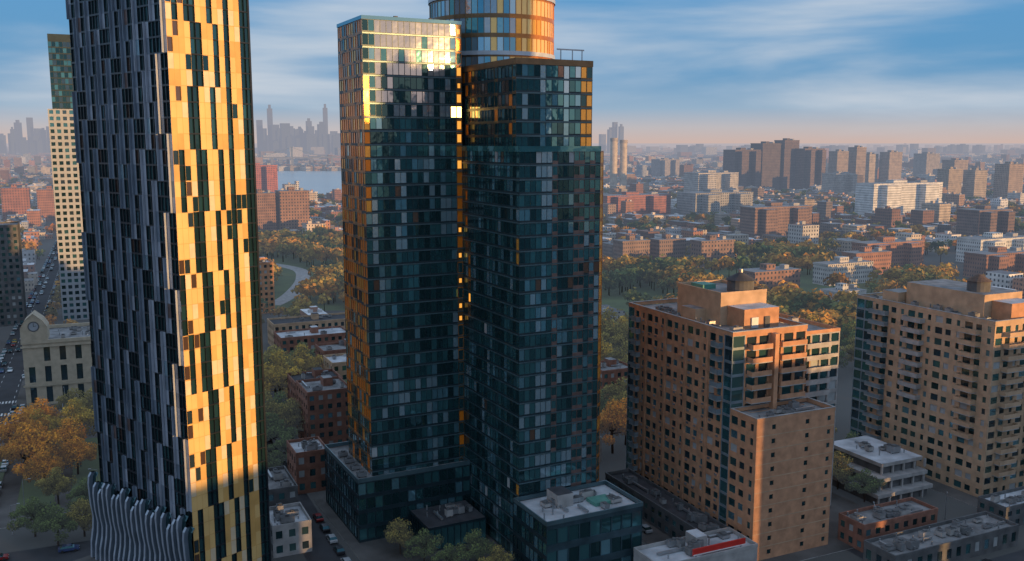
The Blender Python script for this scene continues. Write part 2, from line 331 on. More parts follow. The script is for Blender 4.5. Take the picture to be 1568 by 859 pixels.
for i in range(npl):
    b0=41-i*2.1; top=16.4+3.4*(abs(((i*.28)%1)-.5)*2)
    prof=[(.5,top),(1.1,top+.5),(1.7,top-.4),(1.9,top-2),(1.7,top*.66),(1.3,top*.5),(1.5,top*.36),(2.1,top*.2),(2.3,0)]
    for k in range(len(prof)-1):
        (o0,z0),(o1,z1)=prof[k],prof[k+1]
        mb.face([F2.P(-o1,b0,z1),F2.P(-o1,b0-.7,z1),F2.P(-o0,b0-.7,z0),F2.P(-o0,b0,z0)],'rib_pale')
        mb.face([F2.P(-o1,b0-.7,z1),F2.P(-o1+.9,b0-.7,z1),F2.P(-o0+.9,b0-.7,z0),F2.P(-o0,b0-.7,z0)],'rib_blue')
        mb.face([F2.P(-o1+.9,b0-.7,z1),F2.P(-o1+.9,b0-2.1,z1),F2.P(-o0+.9,b0-2.1,z0),F2.P(-o0+.9,b0-.7,z0)],'g_dark')
        mb.face([F2.P(-o1+.9,b0,z1),F2.P(-o1,b0,z1),F2.P(-o0,b0,z0),F2.P(-o0+.9,b0,z0)],'alu_dark')
mb.obj('pleated_podium_screen',lt)

# ------------------------------------------------------------ brick apartment block 1
def balcony(mb,fr,p,q,z,depth,slab='concrete',rail='spandrel_light'):
    d=(q[0]-p[0],q[1]-p[1]); L=math.hypot(*d); d=(d[0]/L,d[1]/L); n_=(d[1],-d[0])
    c=lambda s,o:(p[0]+d[0]*s+n_[0]*o,p[1]+d[1]*s+n_[1]*o)
    prism(mb,fr,[c(0,depth),c(L,depth),c(L,.01),c(0,.01)],z-.2,z,slab,slab,bottom=True)
    prism(mb,fr,[c(0,depth),c(L,depth),c(L,depth-.1),c(0,depth-.1)],z+.003,z+1.1,rail,rail)
    prism(mb,fr,[c(0,depth-.1),c(.1,depth-.1),c(.1,.01),c(0,.01)],z+.003,z+1.1,rail,rail)
    prism(mb,fr,[c(L-.1,depth-.1),c(L,depth-.1),c(L,.01),c(L-.1,.01)],z+.003,z+1.1,rail,rail)
WG=['g_win','g_dark','g_green','g_deep','g_deep','g_teal','g_win','blind','g_blue']
def brickf(mat,glassbays=(),plain=()):
    def f(i,j):
        if i in plain: return mat
        if i in glassbays: return (.06,.06,.15,.05,.12,'spandrel_light',R.choice(['g_green','g_teal','g_green','g_win']))
        if i%3==0: return (.14,.10,.26,.16,.2,mat,R.choice(WG))
        if i%3==1: return (.22,.22,.30,.2,.18,mat,R.choice(WG))
        return (.32,.34,.30,.2,.18,mat,R.choice(WG))
    return f
F3=Fr((31.8,248.6),65)
ba=empty('brick_apartment_building')
mb=MB(); fh=3.18
facade(mb,F3,(0,0),(0,-44.5),0,16*fh,15,16,brickf('brick',(0,14)),.006)
facade(mb,F3,(0,-44.5),(0,-54),0,33,3,10,brickf('brick'),.006)
facade(mb,F3,(0,-54),(22.8,-54),0,33,7,10,lambda i,j: (.33,.33,.38,.28,.15,'brick','g_dark') if i in(1,4) else ((.35,.35,.38,.28,.15,'brick','g_deep') if i==6 else 'brick'),0)
def topfront(i,j):
    if j<10: return 'brick'
    if i in (0,): return (.06,.06,.15,.05,.12,'spandrel_light','g_green')
    return (.12,.12,.06,.18,.25,'brick',R.choice(['g_win','g_teal','g_win']))
facade(mb,F3,(0,-44.5),(22,-44.5),0,16*fh,6,16,topfront,.005)
mb.obj('facades',ba)
mb=MB(); zt=16*fh
for k in range(1,15):
    if k%3==0: box(mb,F3,-.22,-.01,-k*44.5/15-.25,-k*44.5/15+.25,0,zt,'brick')
for j in range(1,16):
    for k in range(1,14):
        if R.random()<.45:
            b=-(k+.5)*44.5/15; box(mb,F3,-.3,-.01,b-.35,b+.35,j*fh+.3,j*fh+.75,'metal' if R.random()<.7 else 'conc_dark',bottom=True)
for j in range(1,10):
    box(mb,F3,0,22.8,-54.03,-54.004,j*3.3-.1,j*3.3+.1,'brick_tan',bottom=True)
box(mb,F3,.5,22,-44.1,0,0,zt-.2,'brick','roof_grey'); box(mb,F3,.5,22.7,-53.6,-44.6,0,32.8,'brick','roof_grey')
mb.face([F3.P(22.8,-54,0),F3.P(22.8,-44.5,0),F3.P(22.8,-44.5,33),F3.P(22.8,-54,33)],'brick')
parapet(mb,F3,-.05,22.1,-44.6,0,zt,.9,.3,'brick'); parapet(mb,F3,-.12,22.17,-44.67,.07,zt+.9,.15,.5,'concrete')
parapet(mb,F3,-.05,22.9,-54.05,-44.62,33,.9,.3,'brick'); parapet(mb,F3,-.1,22.95,-54.1,-44.63,33.9,.12,.45,'concrete')
clutter(mb,F3,2,20,-52,-46.5,32.8,6); clutter(mb,F3,1.5,5,-43,-3,zt-.2,11); clutter(mb,F3,14,20,-12,-2,zt-.2,4)
for j in range(10,16):
    z=j*fh
    balcony(mb,F3,(4.4,-44.5),(10.2,-44.5),z,2.0,'concrete','brick'); balcony(mb,F3,(13,-44.5),(20.5,-44.5),z,2.0,'concrete','brick')
    balcony(mb,F3,(0,-38.2),(0,-41.2),z,1.4,'concrete','spandrel_light')
    prism(mb,F3,[(11.0,-46.3),(12.2,-46.3),(12.2,-44.52),(11.0,-44.52)],z,z+fh,'brick','brick')
for j in range(1,16):
    balcony(mb,F3,(0,-3.3),(0,-6.0),j*fh,1.3)
facade(mb,F3,(22,-36),(41,-36),0,47,6,15,lambda i,j:(.1,.1,.2,.1,.3,'concrete' if i>2 else 'brick_tan',R.choice(WG)),.005)
box(mb,F3,22.05,41,-35.6,-8,0,46.9,'brick','roof_grey'); parapet(mb,F3,22.2,41.05,-36,-8,47,.9,.3,'brick')
for j in range(2,15): balcony(mb,F3,(29,-36),(37,-36),j*47/15,1.5,'concrete','concrete')
clutter(mb,F3,24,39,-33,-12,46.9,7)
box(mb,F3,6,20,-32,-14,zt-.2,58,'brick_tan','roof_grey'); parapet(mb,F3,5.95,20.05,-32.05,-13.95,58,.8,.3,'brick_tan')
box(mb,F3,8,18.5,-38.5,-32.1,zt-.2,55.5,'brick','roof_white'); box(mb,F3,3,6,-26,-20,zt-.2,54,'brick_tan','roof_grey')
box(mb,F3,10,12,-38.9,-38.55,zt,zt+2.6,'white_band'); box(mb,F3,14,15.5,-38.9,-38.55,zt,zt+2.6,'conc_dark')
box(mb,F3,8,12,-22,-17,58,59.2,'copper_green')
p=F3.P(15,-28,0); cyl(mb,p[0],p[1],3.3,3.3,58,61,'conc_dark',20); cyl(mb,p[0],p[1],3.7,.5,61,62.8,'roof_dark',20); cyl(mb,p[0],p[1],.5,.5,62.8,63.6,'metal',8)
mb.obj('roofs_and_balconies',ba)

F4=Fr((106,280.7),65); bb=empty('brick_apartment_building.001')
mb=MB(); z2=47.7
facade(mb,F4,(0,0),(0,-47.6),0,z2,15,15,brickf('brick_tan',(0,1)),.006)
facade(mb,F4,(0,-47.6),(34,-47.6),0,z2,10,15,brickf('brick_tan'),.006); mb.obj('facades',bb)
mb=MB(); box(mb,F4,.5,34,-47.2,0,0,z2-.1,'brick_tan','roof_grey'); parapet(mb,F4,-.05,34,-47.65,.05,z2,.9,.3,'brick_tan'); parapet(mb,F4,-.12,34.1,-47.72,.1,z2+.9,.14,.5,'concrete')
for j in range(2,15):
    z=j*z2/15
    balcony(mb,F4,(0,-6.4),(0,-12.5),z,1.8,'concrete','spandrel_light')
    if j>6: balcony(mb,F4,(0,-19),(0,-25.5),z,2.0,'concrete','concrete')
    balcony(mb,F4,(3.5,-47.6),(10,-47.6),z,1.9,'concrete','brick_tan'); balcony(mb,F4,(15,-47.6),(23,-47.6),z,1.9,'concrete','brick_tan')
    if j>4: balcony(mb,F4,(0,-38),(0,-43.5),z,1.9,'concrete','brick_tan')
box(mb,F4,5,20,-40,-14,z2-.1,54.2,'brick_tan','roof_grey'); box(mb,F4,8,18,-46,-40.1,z2-.1,52.5,'brick','roof_white')
box(mb,F4,3,10,-13,-7,z2-.1,51,'brick_tan','roof_grey'); clutter(mb,F4,1.5,4.5,-44,-3,z2-.1,10)
p=F4.P(10,-34,0); cyl(mb,p[0],p[1],3,3,54.2,57,'conc_dark',20); cyl(mb,p[0],p[1],3.4,.4,57,58.8,'tank_wood',20)
mb.obj('roofs_and_balconies',bb)

# ------------------------------------------------------------ low buildings near
GF=Fr((0,0),65)
def lowbuild(name,x,y,wa,db,h,wall='brick_red',roof='roof_grey',nf=None,clut=3,ang=65,win=True,z0=0):
    fr=Fr((x,y),ang); mb=MB(); nf=nf or max(1,round(h/3.2))
    fn=lambda i,j:(.25,.25,.28,.2,.16,wall,R.choice(WG))
    if win:
        facade(mb,fr,(0,0),(wa,0),z0,h,max(2,round(wa/3)),nf,fn,.004); facade(mb,fr,(0,db),(0,0),z0,h,max(2,round(db/3)),nf,fn,.004)
        box(mb,fr,.3,wa,.3,db,z0,h-.05,wall,roof)
    else: box(mb,fr,0,wa,0,db,z0,h-.05,wall,roof)
    parapet(mb,fr,-.05,wa+.05,-.05,db+.05,h,.8,.3,wall if win else 'concrete')
    clutter(mb,fr,1,wa-1,1,db-1,h-.05,clut)
    if wa>9 and db>9: box(mb,fr,wa*.5,wa*.5+3,db*.5,db*.5+4,h-.05,h+2.6,wall,roof)
    return mb.obj(name)
lowbuild('low_rise_building',-58.5,241,9,12,11,'brick_red','roof_white',clut=5)
lowbuild('low_rise_building',-61,219,8,16,9,'conc_dark','roof_grey',clut=5)
lowbuild('low_rise_building',-55,202,9,12,7,'concrete','roof_white',clut=6,win=True)
lowbuild('brick_walkup',-63,277,14,16,18,'brick_red','roof_grey')
lowbuild('brick_walkup',-72,300,16,14,15,'brick_red','roof_dark')
lowbuild('brick_walkup',-66,332,18,14,14,'brick_tan','roof_white')
lowbuild('brick_walkup',-74,356,22,14,13,'brick_red','roof_grey')
lowbuild('brick_walkup',-98,385,30,16,12,'brick_red','roof_white')
lowbuild('brick_walkup',-110,420,40,16,11,'brick_tan','roof_dark')
lowbuild('brick_walkup',-115,300,20,20,12,'brick_tan','roof_grey')
lowbuild('brick_walkup',33,328,14,14,12,'brick_red','roof_grey')
lowbuild('brick_walkup',60,330,22,14,11,'brick_red','roof_dark')
lowbuild('brick_walkup',95,345,22,14,12,'brick_tan','roof_white')
lowbuild('retail_building',44.8,199.5,7.5,46,5.5,'conc_dark','roof_dark',clut=9,win=True)
lowbuild('retail_building',31,184,26,10,6,'concrete','roof_white',clut=7,win=False)
lowbuild('retail_building',16,262,12,16,7,'concrete','roof_grey',clut=5,win=True)
mb=MB(); f=Fr((39,188.5),65); box(mb,f,0,14,0,.4,6.8,8.3,'red_paint'); box(mb,f,0,14,-.1,-.02,6.9,7.1,'paint'); 
for a in (1,7,13): box(mb,f,a,a+.2,.41,.6,5.9,7.9,'metal')
mb.obj('red_roof_sign')
mb=MB(); f=Fr((96,232),65)
for k in range(3):
    z=3.3*k; box(mb,f,0+2.5*k,20,0+2*k,24,z+2.3,z+3.3,'concrete','roof_white' if k==2 else 'concrete',bottom=True)
    box(mb,f,1+2.5*k,19,1+2*k,23,z,z+2.3,'conc_dark')
    for c in range(5): box(mb,f,.3+2.5*k+c*4,.8+2.5*k+c*4,.2+2*k,.7+2*k,z,z+2.29,'concrete')
clutter(mb,f,8,18,8,20,9.9,6); mb.obj('parking_garage')
lowbuild('retail_building',82,205,24,8,6,'brick_red','roof_grey',clut=8)
lowbuild('retail_building',84,192,40,9,4.5,'conc_dark','roof_grey',clut=14,win=True)
lowbuild('retail_building',122,218,24,8,5,'conc_dark','roof_white',clut=8,win=True)

mb=MB(); f=Fr((-176,326),68); 
facade(mb,f,(0,0),(26,0),0,23,5,3,lambda i,j:(.3,.3,.12,.12,.5,'limestone','g_win') if j<2 or i else 'limestone',0)
facade(mb,f,(0,30),(0,0),0,23,5,3,lambda i,j:(.32,.32,.15,.15,.4,'limestone','g_win'),0)
box(mb,f,.6,26,.6,30,0,22.8,'limestone','roof_grey'); parapet(mb,f,-.4,26.4,-.4,30,23,1.2,.8,'limestone'); clutter(mb,f,10,24,4,26,22.8,7)
box(mb,f,-.6,26.6,-.6,-.41,7.2,7.9,'limestone',bottom=True); box(mb,f,-.6,26.6,-.6,-.41,21.6,22.3,'limestone',bottom=True)
box(mb,f,-.3,8.5,-.3,8,24.2,29,'limestone'); 
mb.face([f.P(-.3,-.3,29),f.P(8.5,-.3,29),f.P(7,-.3,31.5),f.P(4.1,-.3,34),f.P(1.2,-.3,31.5)],'limestone')
mb.face([f.P(8.5,8,29),f.P(-.3,8,29),f.P(1.2,8,31.5),f.P(4.1,8,34),f.P(7,8,31.5)],'limestone')
pr=[(-.3,29),(1.2,31.5),(4.1,34),(7,31.5),(8.5,29)]
for (a,z),(a2,z2_) in zip(pr,pr[1:]): mb.face([f.P(a,-.5,z),f.P(a2,-.5,z2_),f.P(a2,8.2,z2_),f.P(a,8.2,z)],'limestone')
for k in range(20):
    t0,t1=2*math.pi*k/20,2*math.pi*(k+1)/20
    for r0,r1,mm,o in((0,1.5,'grid_conc',-.36),(1.5,1.9,'conc_dark',-.42)):
        mb.face([f.P(4.1+r0*math.cos(t0),o,29.3+r0*math.sin(t0)),f.P(4.1+r1*math.cos(t0),o,29.3+r1*math.sin(t0)),f.P(4.1+r1*math.cos(t1),o,29.3+r1*math.sin(t1)),f.P(4.1+r0*math.cos(t1),o,29.3+r0*math.sin(t1))],mm)
mb.face([f.P(4.05,-.39,29.2),f.P(4.2,-.39,29.2),f.P(4.2,-.39,30.6),f.P(4.05,-.39,30.6)],'rubber'); mb.face([f.P(4.1,-.39,29.25),f.P(5.1,-.39,29.5),f.P(5.1,-.39,29.62),f.P(4.1,-.39,29.4)],'rubber')
mb.obj('clock_gable_bank')
mb=MB(); f=Fr((-241,489),66)
fn=lambda i,j:(.2,.2,.22,.2,.5,'grid_conc',R.choice(['g_dark','g_win','g_dark','g_teal']))
facade(mb,f,(0,0),(22,0),0,112,7,34,fn,.004); facade(mb,f,(0,18),(0,0),0,112,5,34,fn,.004); box(mb,f,.6,22,.6,18,0,111.8,'grid_conc','roof_grey'); mb.obj('concrete_grid_tower')
mb=MB(); f=Fr((-256,525),66)
fn=lambda i,j:(.05,.05,.15,.06,.1,'mullion',R.choice(['g_dark','g_teal','g_dark','g_win']))
facade(mb,f,(0,0),(22,0),0,150,12,45,fn,.006); facade(mb,f,(0,20),(0,0),0,150,10,45,fn,.006); box(mb,f,.3,22,.3,20,0,149,'conc_dark','roof_grey'); parapet(mb,f,0,22,0,20,150,4,.5,'mullion'); mb.obj('dark_glass_tower')
lowbuild('brick_apartment_tower',-290,462,38,22,52,'conc_dark','roof_grey')
lowbuild('brick_apartment_tower',-268,405,30,24,33,'brick_tan','roof_grey')
lowbuild('office_building',-262,350,40,30,30,'limestone','roof_grey')
lowbuild('pink_brick_building',-144,508,12,16,28,'brick','roof_white')

# ------------------------------------------------------------ unseen towers added right of / behind the viewpoint, sized for their shadow and reflection
FS=Fr((0,0),38.9)
for (p0,p1,b,h,c) in [(88,127,-150,42,(.3,.25,.2)),(131,140,-112,122,(.24,.34,.36)),(140.01,150.2,-110,114,(.26,.36,.38)),(150.21,167.6,-108,126,(.24,.34,.36)),(167.61,190,-110,150,(.22,.34,.37)),
    (191,215,-112,53,(.3,.3,.3)),(217,246,-108,47,(.3,.25,.2)),(247,290,-112,50,(.25,.15,.1)),(292,340,-110,45,(.3,.3,.3)),(342,400,-108,38,(.3,.2,.15)),
    (60,86,-130,30,(.3,.2,.2)),(120,130,-190,95,(.25,.25,.25)),(20,55,-160,40,(.3,.2,.2))]:
    mb=MB(); box(mb,FS,p0,p1,b-20,b,0,h,'city_wall','city_roof',c,(.2,.2,.2)); box(mb,FS,p0+3,p0+7,b-12,b-5,h,h+4,'city_wall','city_roof',c); parapet(mb,FS,p0,p1,b-20,b,h,.8,.3,'concrete'); mb.obj('unseen_shadow_tower')

# ------------------------------------------------------------ mid/far city
WALLS=[(.30,.14,.09),(.27,.13,.09),(.34,.22,.15),(.40,.32,.24),(.36,.34,.32),(.48,.46,.43),(.22,.16,.13),(.6,.58,.55),(.2,.11,.08),(.36,.17,.1),(.45,.38,.3),(.3,.32,.35),(.16,.13,.12),(.5,.42,.33),(.55,.55,.56),(.42,.2,.12)]
ROOFS=[(.2,.2,.2),(.12,.12,.12),(.3,.3,.3),(.5,.5,.5),(.62,.63,.64),(.7,.7,.7),(.16,.16,.17),(.35,.33,.3),(.25,.14,.1)]
EXP=[ # x0,y,w(A),d(B),h,col
 (450,1157,120,30,43,(.66,.66,.64)),(229,1159,90,40,31,(.3,.3,.29)),(230,877,70,22,33,(.22,.14,.11)),
 (420,1760,60,36,80,(.15,.11,.10)),(478,1785,44,36,92,(.13,.10,.09)),(524,1800,36,30,98,(.15,.11,.1)),(560,1790,50,34,82,(.17,.12,.1)),
 (655,1883,30,24,76,(.34,.27,.22)),(700,1900,26,24,84,(.32,.25,.2)),(738,1930,24,24,70,(.42,.36,.3)),(775,1920,36,26,74,(.36,.29,.24)),
 (690,1473,30,22,52,(.36,.29,.22)),(735,1480,28,22,50,(.38,.32,.26)),(785,1473,34,26,60,(.34,.26,.2)),
 (445,882,45,25,30,(.18,.12,.1)),(366,720,60,22,19,(.6,.6,.57)),
 (-265,939,26,22,43,(.24,.14,.1)),(-236,945,30,22,45,(.26,.15,.1)),(-610,1110,30,25,40,(.3,.13,.09)),(-570,1115,30,25,38,(.3,.14,.09)),
 (83,690,24,14,21,(.22,.15,.12)),(112,700,24,14,21,(.2,.14,.12)),(142,690,30,14,21,(.23,.15,.12)),
 (150,566,36,16,15,(.25,.14,.1)),(119,1159,95,30,28,(.32,.13,.1)),(-463,1600,60,40,55,(.42,.14,.1)),
 (270,700,60,16,18,(.3,.15,.1)),(330,640,50,18,17,(.25,.13,.09)),(560,1620,50,30,40,(.4,.36,.32)),(900,1900,40,30,58,(.34,.27,.22)),
 (1020,2300,44,40,66,(.34,.3,.27)),(380,2400,60,40,50,(.34,.31,.3)),(300,1500,80,40,45,(.45,.43,.4)),
 (210,610,40,14,14,(.5,.48,.45)),(245,655,34,14,16,(.3,.15,.1)),(185,520,22,14,10,(.5,.5,.48))]
PATH=[(-225,750),(-188,722),(-160,690),(-147,645),(-141,600),(-139,560),(-142,530)]
def dpath(x,y):
    best=1e9
    for (x0,y0),(x1,y1) in zip(PATH,PATH[1:]):
        dx,dy=x1-x0,y1-y0; t=max(0,min(1,((x-x0)*dx+(y-y0)*dy)/(dx*dx+dy*dy)))
        best=min(best,math.hypot(x-x0-t*dx,y-y0-t*dy))
    return best
def nearpath(x,y): return min(dpath(x,y),dpath(x,y+14),dpath(x,y+30))<13
def inpark(x,y):
    return (45<x<.32*y+95 and 420<y<655) or (-.40*y+8<x<-.16*y-8 and 520<y<880) or (x>90 and 655<y<760 and x<330)
def inwater(x,y):
    t=(y-1680)/(3071-1680)
    return -.08<=t<=1 and (-475-360*t)<x<(-190-60*t)
def road(x,y,m=0):
    t=(x+194)*.917+(y-346)*.40; return abs(t)<11+m
def near_exp(x,y):
    for (ex,ey,w,d,h,c) in EXP:
        cx=ex+w*.453-d*.21; cy=ey+w*.21+d*.453
        if abs(x-cx)<w*.5+16 and abs(y-cy)<w*.25+d*.6+16+(h*.35 if y<cy else 0): return True
    for (ex,ey,r) in ((-230,500,42),(-245,540,40),(-270,480,38),(-255,430,30),(-138,515,18),(187,1653,25)):
        if (x-ex)**2+(y-ey)**2<r*r: return True
    return False
for (x,y,w,d,h,c) in EXP:
    wm=R.choice(['city_wall','city_wall_fine'])
    mb=MB(); f=Fr((x,y),65); box(mb,f,0,w,0,d,0,h,wm,'city_roof',c,(.25,.25,.25)); box(mb,f,w*.35,w*.55,d*.3,d*.7,h,h+4,wm,'city_roof',c)
    if w>44: 
        box(mb,f,w*.1,w*.3,-d*.35,-.02,0,h*.97,wm,'city_roof',c,(.3,.3,.3)); box(mb,f,w*.65,w*.85,-d*.35,-.02,0,h*.97,wm,'city_roof',c,(.3,.3,.3))
    box(mb,f,w*.75,w*.85,d*.3,d*.6,h,h+3,'plain_attr','city_roof',(.3,.3,.3)); box(mb,f,-.3,w+.3,0.02,d+.3,h-.8,h+.5,'plain_attr','city_roof',tuple(q*.8 for q in c),(.25,.25,.25)); mb.obj('apartment_block')
mb=MB()
for dx in (0,17): cyl(mb,180+dx,1653,6.5,6.5,0,100-dx*.2,'plain_attr',20,col=(.5,.42,.33)); cyl(mb,180+dx,1653,7,7,96-dx*.2,102-dx*.2,'plain_attr',20,col=(.35,.3,.25))
mb.obj('twin_smokestacks')
trees=[]
TC=[(.15,.17,.045),(.27,.22,.045),(.40,.27,.045),(.52,.27,.04),(.10,.15,.045),(.28,.21,.04),(.56,.23,.03)]
far=MB()
def lot(mbx,fr,w,d,h):
    c=R.choice(WALLS); k=R.uniform(.7,1.25); c=tuple(q*k for q in c); rc=R.choice(ROOFS); wm=R.choice(['city_wall','city_wall_fine'])
    box(mbx,fr,0,w,0,d,0,h,wm,'city_roof',c,rc)
    if R.random()<.6: 
        a=R.uniform(.1,.6)*w; b_=R.uniform(.1,.6)*d; box(mbx,fr,a,a+3.5,b_,b_+3.5,h,h+2.6,'plain_attr','city_roof',c,rc)
    for _ in range(2):
        if R.random()<.5:
            a=R.uniform(.1,.7)*w; b_=R.uniform(.1,.7)*d; box(mbx,fr,a,a+2.2,b_,b_+2,h,h+1.4,'plain_attr','city_roof',(.45,.45,.45))
    if R.random()<.5 and w>14:
        box(mbx,fr,w*.1,w*.5,d,d+R.uniform(4,8),0,h*R.uniform(.5,.9),wm,'city_roof',c,R.choice(ROOFS))
    if R.random()<.4:
        box(mbx,fr,w,w+R.uniform(4,7),d*.1,d*.8,0,h*R.uniform(.5,1.2),wm,'city_roof',R.choice(WALLS),R.choice(ROOFS))
def inview(x,y,m=40): return abs(x)<.585*y+m
for i in range(-60,90):
    for j in range(5,90):
        a=i*25+R.uniform(-1,1); b=j*30
        if i%5==0 or j%7==0: 
            for _ in range(2):
              if R.random()<.8:
                P=GF.P(a+R.uniform(-9,9),b+R.uniform(-12,12),0)
                if 440<P[1]<1700 and inview(P[0],P[1]) and not inwater(P[0],P[1]) and not road(P[0],P[1]) and not near_exp(P[0],P[1]) and not nearpath(P[0],P[1]): trees.append((P[0],P[1],R.uniform(8,13),R.choice(TC)))
            continue
        P=GF.P(a,b,0); x,y=P[0],P[1]
        if y<440 or y>1650 or not inview(x,y) : continue
        if inpark(x,y) or nearpath(x,y): continue
        if inwater(x,y) or road(x,y,14) or near_exp(x,y): continue
        u=R.random()
        if u<.30: 
            for _ in range(5): trees.append((x+R.uniform(-13,13),y+R.uniform(-14,14),R.uniform(8,14),R.choice(TC)))
            continue
        h=R.uniform(6,13) if R.random()<.9 else R.uniform(15,28)
        w=R.uniform(9,19); d=R.uniform(12,24)
        fr=Fr((x,y),65+R.choice([0,0,0,-1,1]))
        if y<640: 
            q=MB(); lot(q,fr,w,d,h); q.obj('rowhouse_block')
        else: lot(far,fr,w,d,h)
for i in range(-140,200):
    for j in range(20,105):
        P=GF.P(i*40+R.uniform(-8,8),j*44+R.uniform(-8,8),0); x,y=P[0],P[1]
        if y<1650 or y>4200 or not inview(x,y) or inwater(x,y) or near_exp(x,y): continue
        for _ in range(2):
            if R.random()<.6: trees.append((x+R.uniform(-22,22),y+R.uniform(-22,22),R.uniform(9,15),R.choice(TC)))
        h=R.uniform(7,15) if R.random()<.95 else R.uniform(20,45)
        lot(far,Fr((x,y),65),R.uniform(12,30),R.uniform(14,32),h)
for i in range(-80,110):
    for j in range(20,110):
        P=GF.P(i*120+R.uniform(-30,30),j*120+R.uniform(-30,30),0); x,y=P[0],P[1]
        if y<4200 or y>12500 or not inview(x,y): continue
        h=R.uniform(10,24) if R.random()<.94 else R.uniform(30,70)
        lot(far,Fr((x,y),65),R.uniform(40,90),R.uniform(30,80),h)
far.obj('distant_city')
mb=MB()
SKY=[(-3560,150,70),(-3500,230,60),(-3440,290,45),(-3390,190,70),(-3320,260,50),(-3260,180,90),(-3180,200,70),(-3110,170,80),(-3050,210,60),(-2930,200,60),(-2870,240,50),
 (-1760,190,60),(-1700,240,45),(-1660,320,40),(-1610,210,60),(-1560,190,50),(-1500,215,70),(-1440,240,45),(-1380,200,60),(-1310,330,35),(-1270,210,60),(-1200,180,80),(-1140,220,40),(-1060,170,60),
 (640,150,50),(700,230,36),(740,200,36),(670,180,45),(-2300,160,80),(-2150,190,50),(-1950,170,60),(-1880,210,40)]
for _ in range(150): SKY.append((R.uniform(-3700,-1000),R.uniform(80,190),R.uniform(30,60)))
for _ in range(30): SKY.append((R.uniform(500,3600),R.uniform(40,85),R.uniform(40,80)))
for (x,h,w) in SKY:
    f=Fr((x,6500+R.uniform(-400,400)),65); box(mb,f,0,w*.8,0,w*.7,0,h,'city_wall','city_roof',(.07,.10,.15)); 
    if R.random()<.5: box(mb,f,w*.2,w*.6,w*.2,w*.5,h,h*1.08,'city_wall','city_roof',(.07,.10,.15))
for (w,z0,z1) in ((90,0,100),(66,100,250),(44,250,335),(24,335,375)):
    f=Fr((-3010,6300),65); box(mb,f,-w/2,w/2,-w/2,w/2,z0,z1,'city_wall','city_roof',(.12,.12,.15))
cyl(mb,-3010,6300,7,1.5,375,440,'plain_attr',8,col=(.2,.2,.2)); mb.obj('distant_skyline')
mb=MB(); mb.face([(-470,1680,.3),(-190,1680,.3),(-250,3071,.3),(-835,3071,.3)],'water'); mb.obj('river')
mb=MB(); f=Fr((-1000,3300),80); box(mb,f,0,900,0,20,38,42,'plain_attr',col=(.2,.22,.25),bottom=True)
for k in range(13): box(mb,f,k*70+4,k*70+12,2,18,0,38,'plain_attr',col=(.2,.22,.25))
for k in (3,8):
    for s in (0,16): box(mb,f,k*70+4,k*70+10,s,s+4,42,78,'plain_attr',col=(.16,.2,.24))
    for t in range(-6,6):
        a0=k*70+7+t*26; z0=42+34*(1-abs(t)/6.0)**2; z1=42+34*(1-abs(t+1)/6.0)**2
        mb.face([f.P(a0,1,z0),f.P(a0+26,1,z1),f.P(a0+26,1,z1+1.6),f.P(a0,1,z0+1.6)],'plain_attr',col=(.16,.2,.24))
mb.obj('river_bridge')

# ------------------------------------------------------------ ground, roads
mb=MB(); mb.face([(-40000,-8000,0),(40000,-8000,0),(40000,60000,0),(-40000,60000,0)],'ground'); mb.obj('ground')
def sheet(name,pts,z,mat): 
    q=MB(); q.face([(x,y,z) for x,y in pts],mat); return q.obj(name)
sheet('park_lawn',[(45,425),(222,425),(290,655),(300,760),(90,760),(45,655)],.006,'grass')
sheet('park_lawn',[(-215,520),(-92,520),(-145,880),(-345,880)],.006,'grass')
def strip(name,p,q,w,z,mat):
    d=Vector((q[0]-p[0],q[1]-p[1])).normalized(); n_=Vector((d.y,-d.x))*w/2
    return sheet(name,[(p[0]-n_.x,p[1]-n_.y),(p[0]+n_.x,p[1]+n_.y),(q[0]+n_.x,q[1]+n_.y),(q[0]-n_.x,q[1]-n_.y)],z,mat)
av0=Vector((-194,346)); avd=Vector((-.40,.917)).normalized()
A_=av0-avd*200; B_=av0+avd*1100
strip('avenue_road',A_,B_,17,.012,'asphalt')
q=MB()
for s in range(0,1100,9):
    c=A_+avd*s; n_=Vector((avd.y,-avd.x))
    for o in(-3.3,3.3):
        a=c+n_*(o-.08); b=c+n_*(o+.08); e=avd*3.5
        q.face([(a.x,a.y,.017),(b.x,b.y,.017),(b.x+e.x,b.y+e.y,.017),(a.x+e.x,a.y+e.y,.017)],'paint')
for base in (125,165,182):
    c=A_+avd*base; n_=Vector((avd.y,-avd.x))
    for k in range(-7,8):
        a=c+n_*(k*1.1-.3); b=c+n_*(k*1.1+.3); e=avd*3.2
        q.face([(a.x,a.y,.021),(b.x,b.y,.021),(b.x+e.x,b.y+e.y,.021),(a.x+e.x,a.y+e.y,.021)],'paint')
q.obj('road_markings')
def kslab(name,fr,a0,a1,b0,b1,mat='pavement'):
    q=MB(); box(q,fr,a0,a1,b0,b1,-.3,.14,'concrete',mat); return q.obj(name)
kslab('plaza_pavement',Fr((-128,205),66),-8,34,12,88)
q=MB(); f=Fr((-128,205),66)
for a0,a1,b0,b1 in ((-5,4,16,40),(-5,4,46,80),(9,18,18,50),(9,18,56,84),(22,30,20,80)): box(q,f,a0,a1,b0,b1,.141,.3,'concrete','grass')
q.obj('planting_bed')
kslab('pavement',Fr((-176,326),66),-4,60,-6,60)
kslab('pavement',F1,-7.5,55,-52,28); kslab('pavement',F3,-16,48,-58,6); kslab('pavement',F4,-6,60,-52,6)
kslab('pavement',F2,-6,24,-4,42)
strip('side_street_road',(-38,192),(-112,352),9,.012,'asphalt')
strip('cross_street_road',(-140,188),(-60,222),14,.010,'asphalt')
strip('side_street_road',(60,172),(170,225),10,.014,'asphalt')
strip('side_street_road',(90,190),(60,262),8,.016,'asphalt')
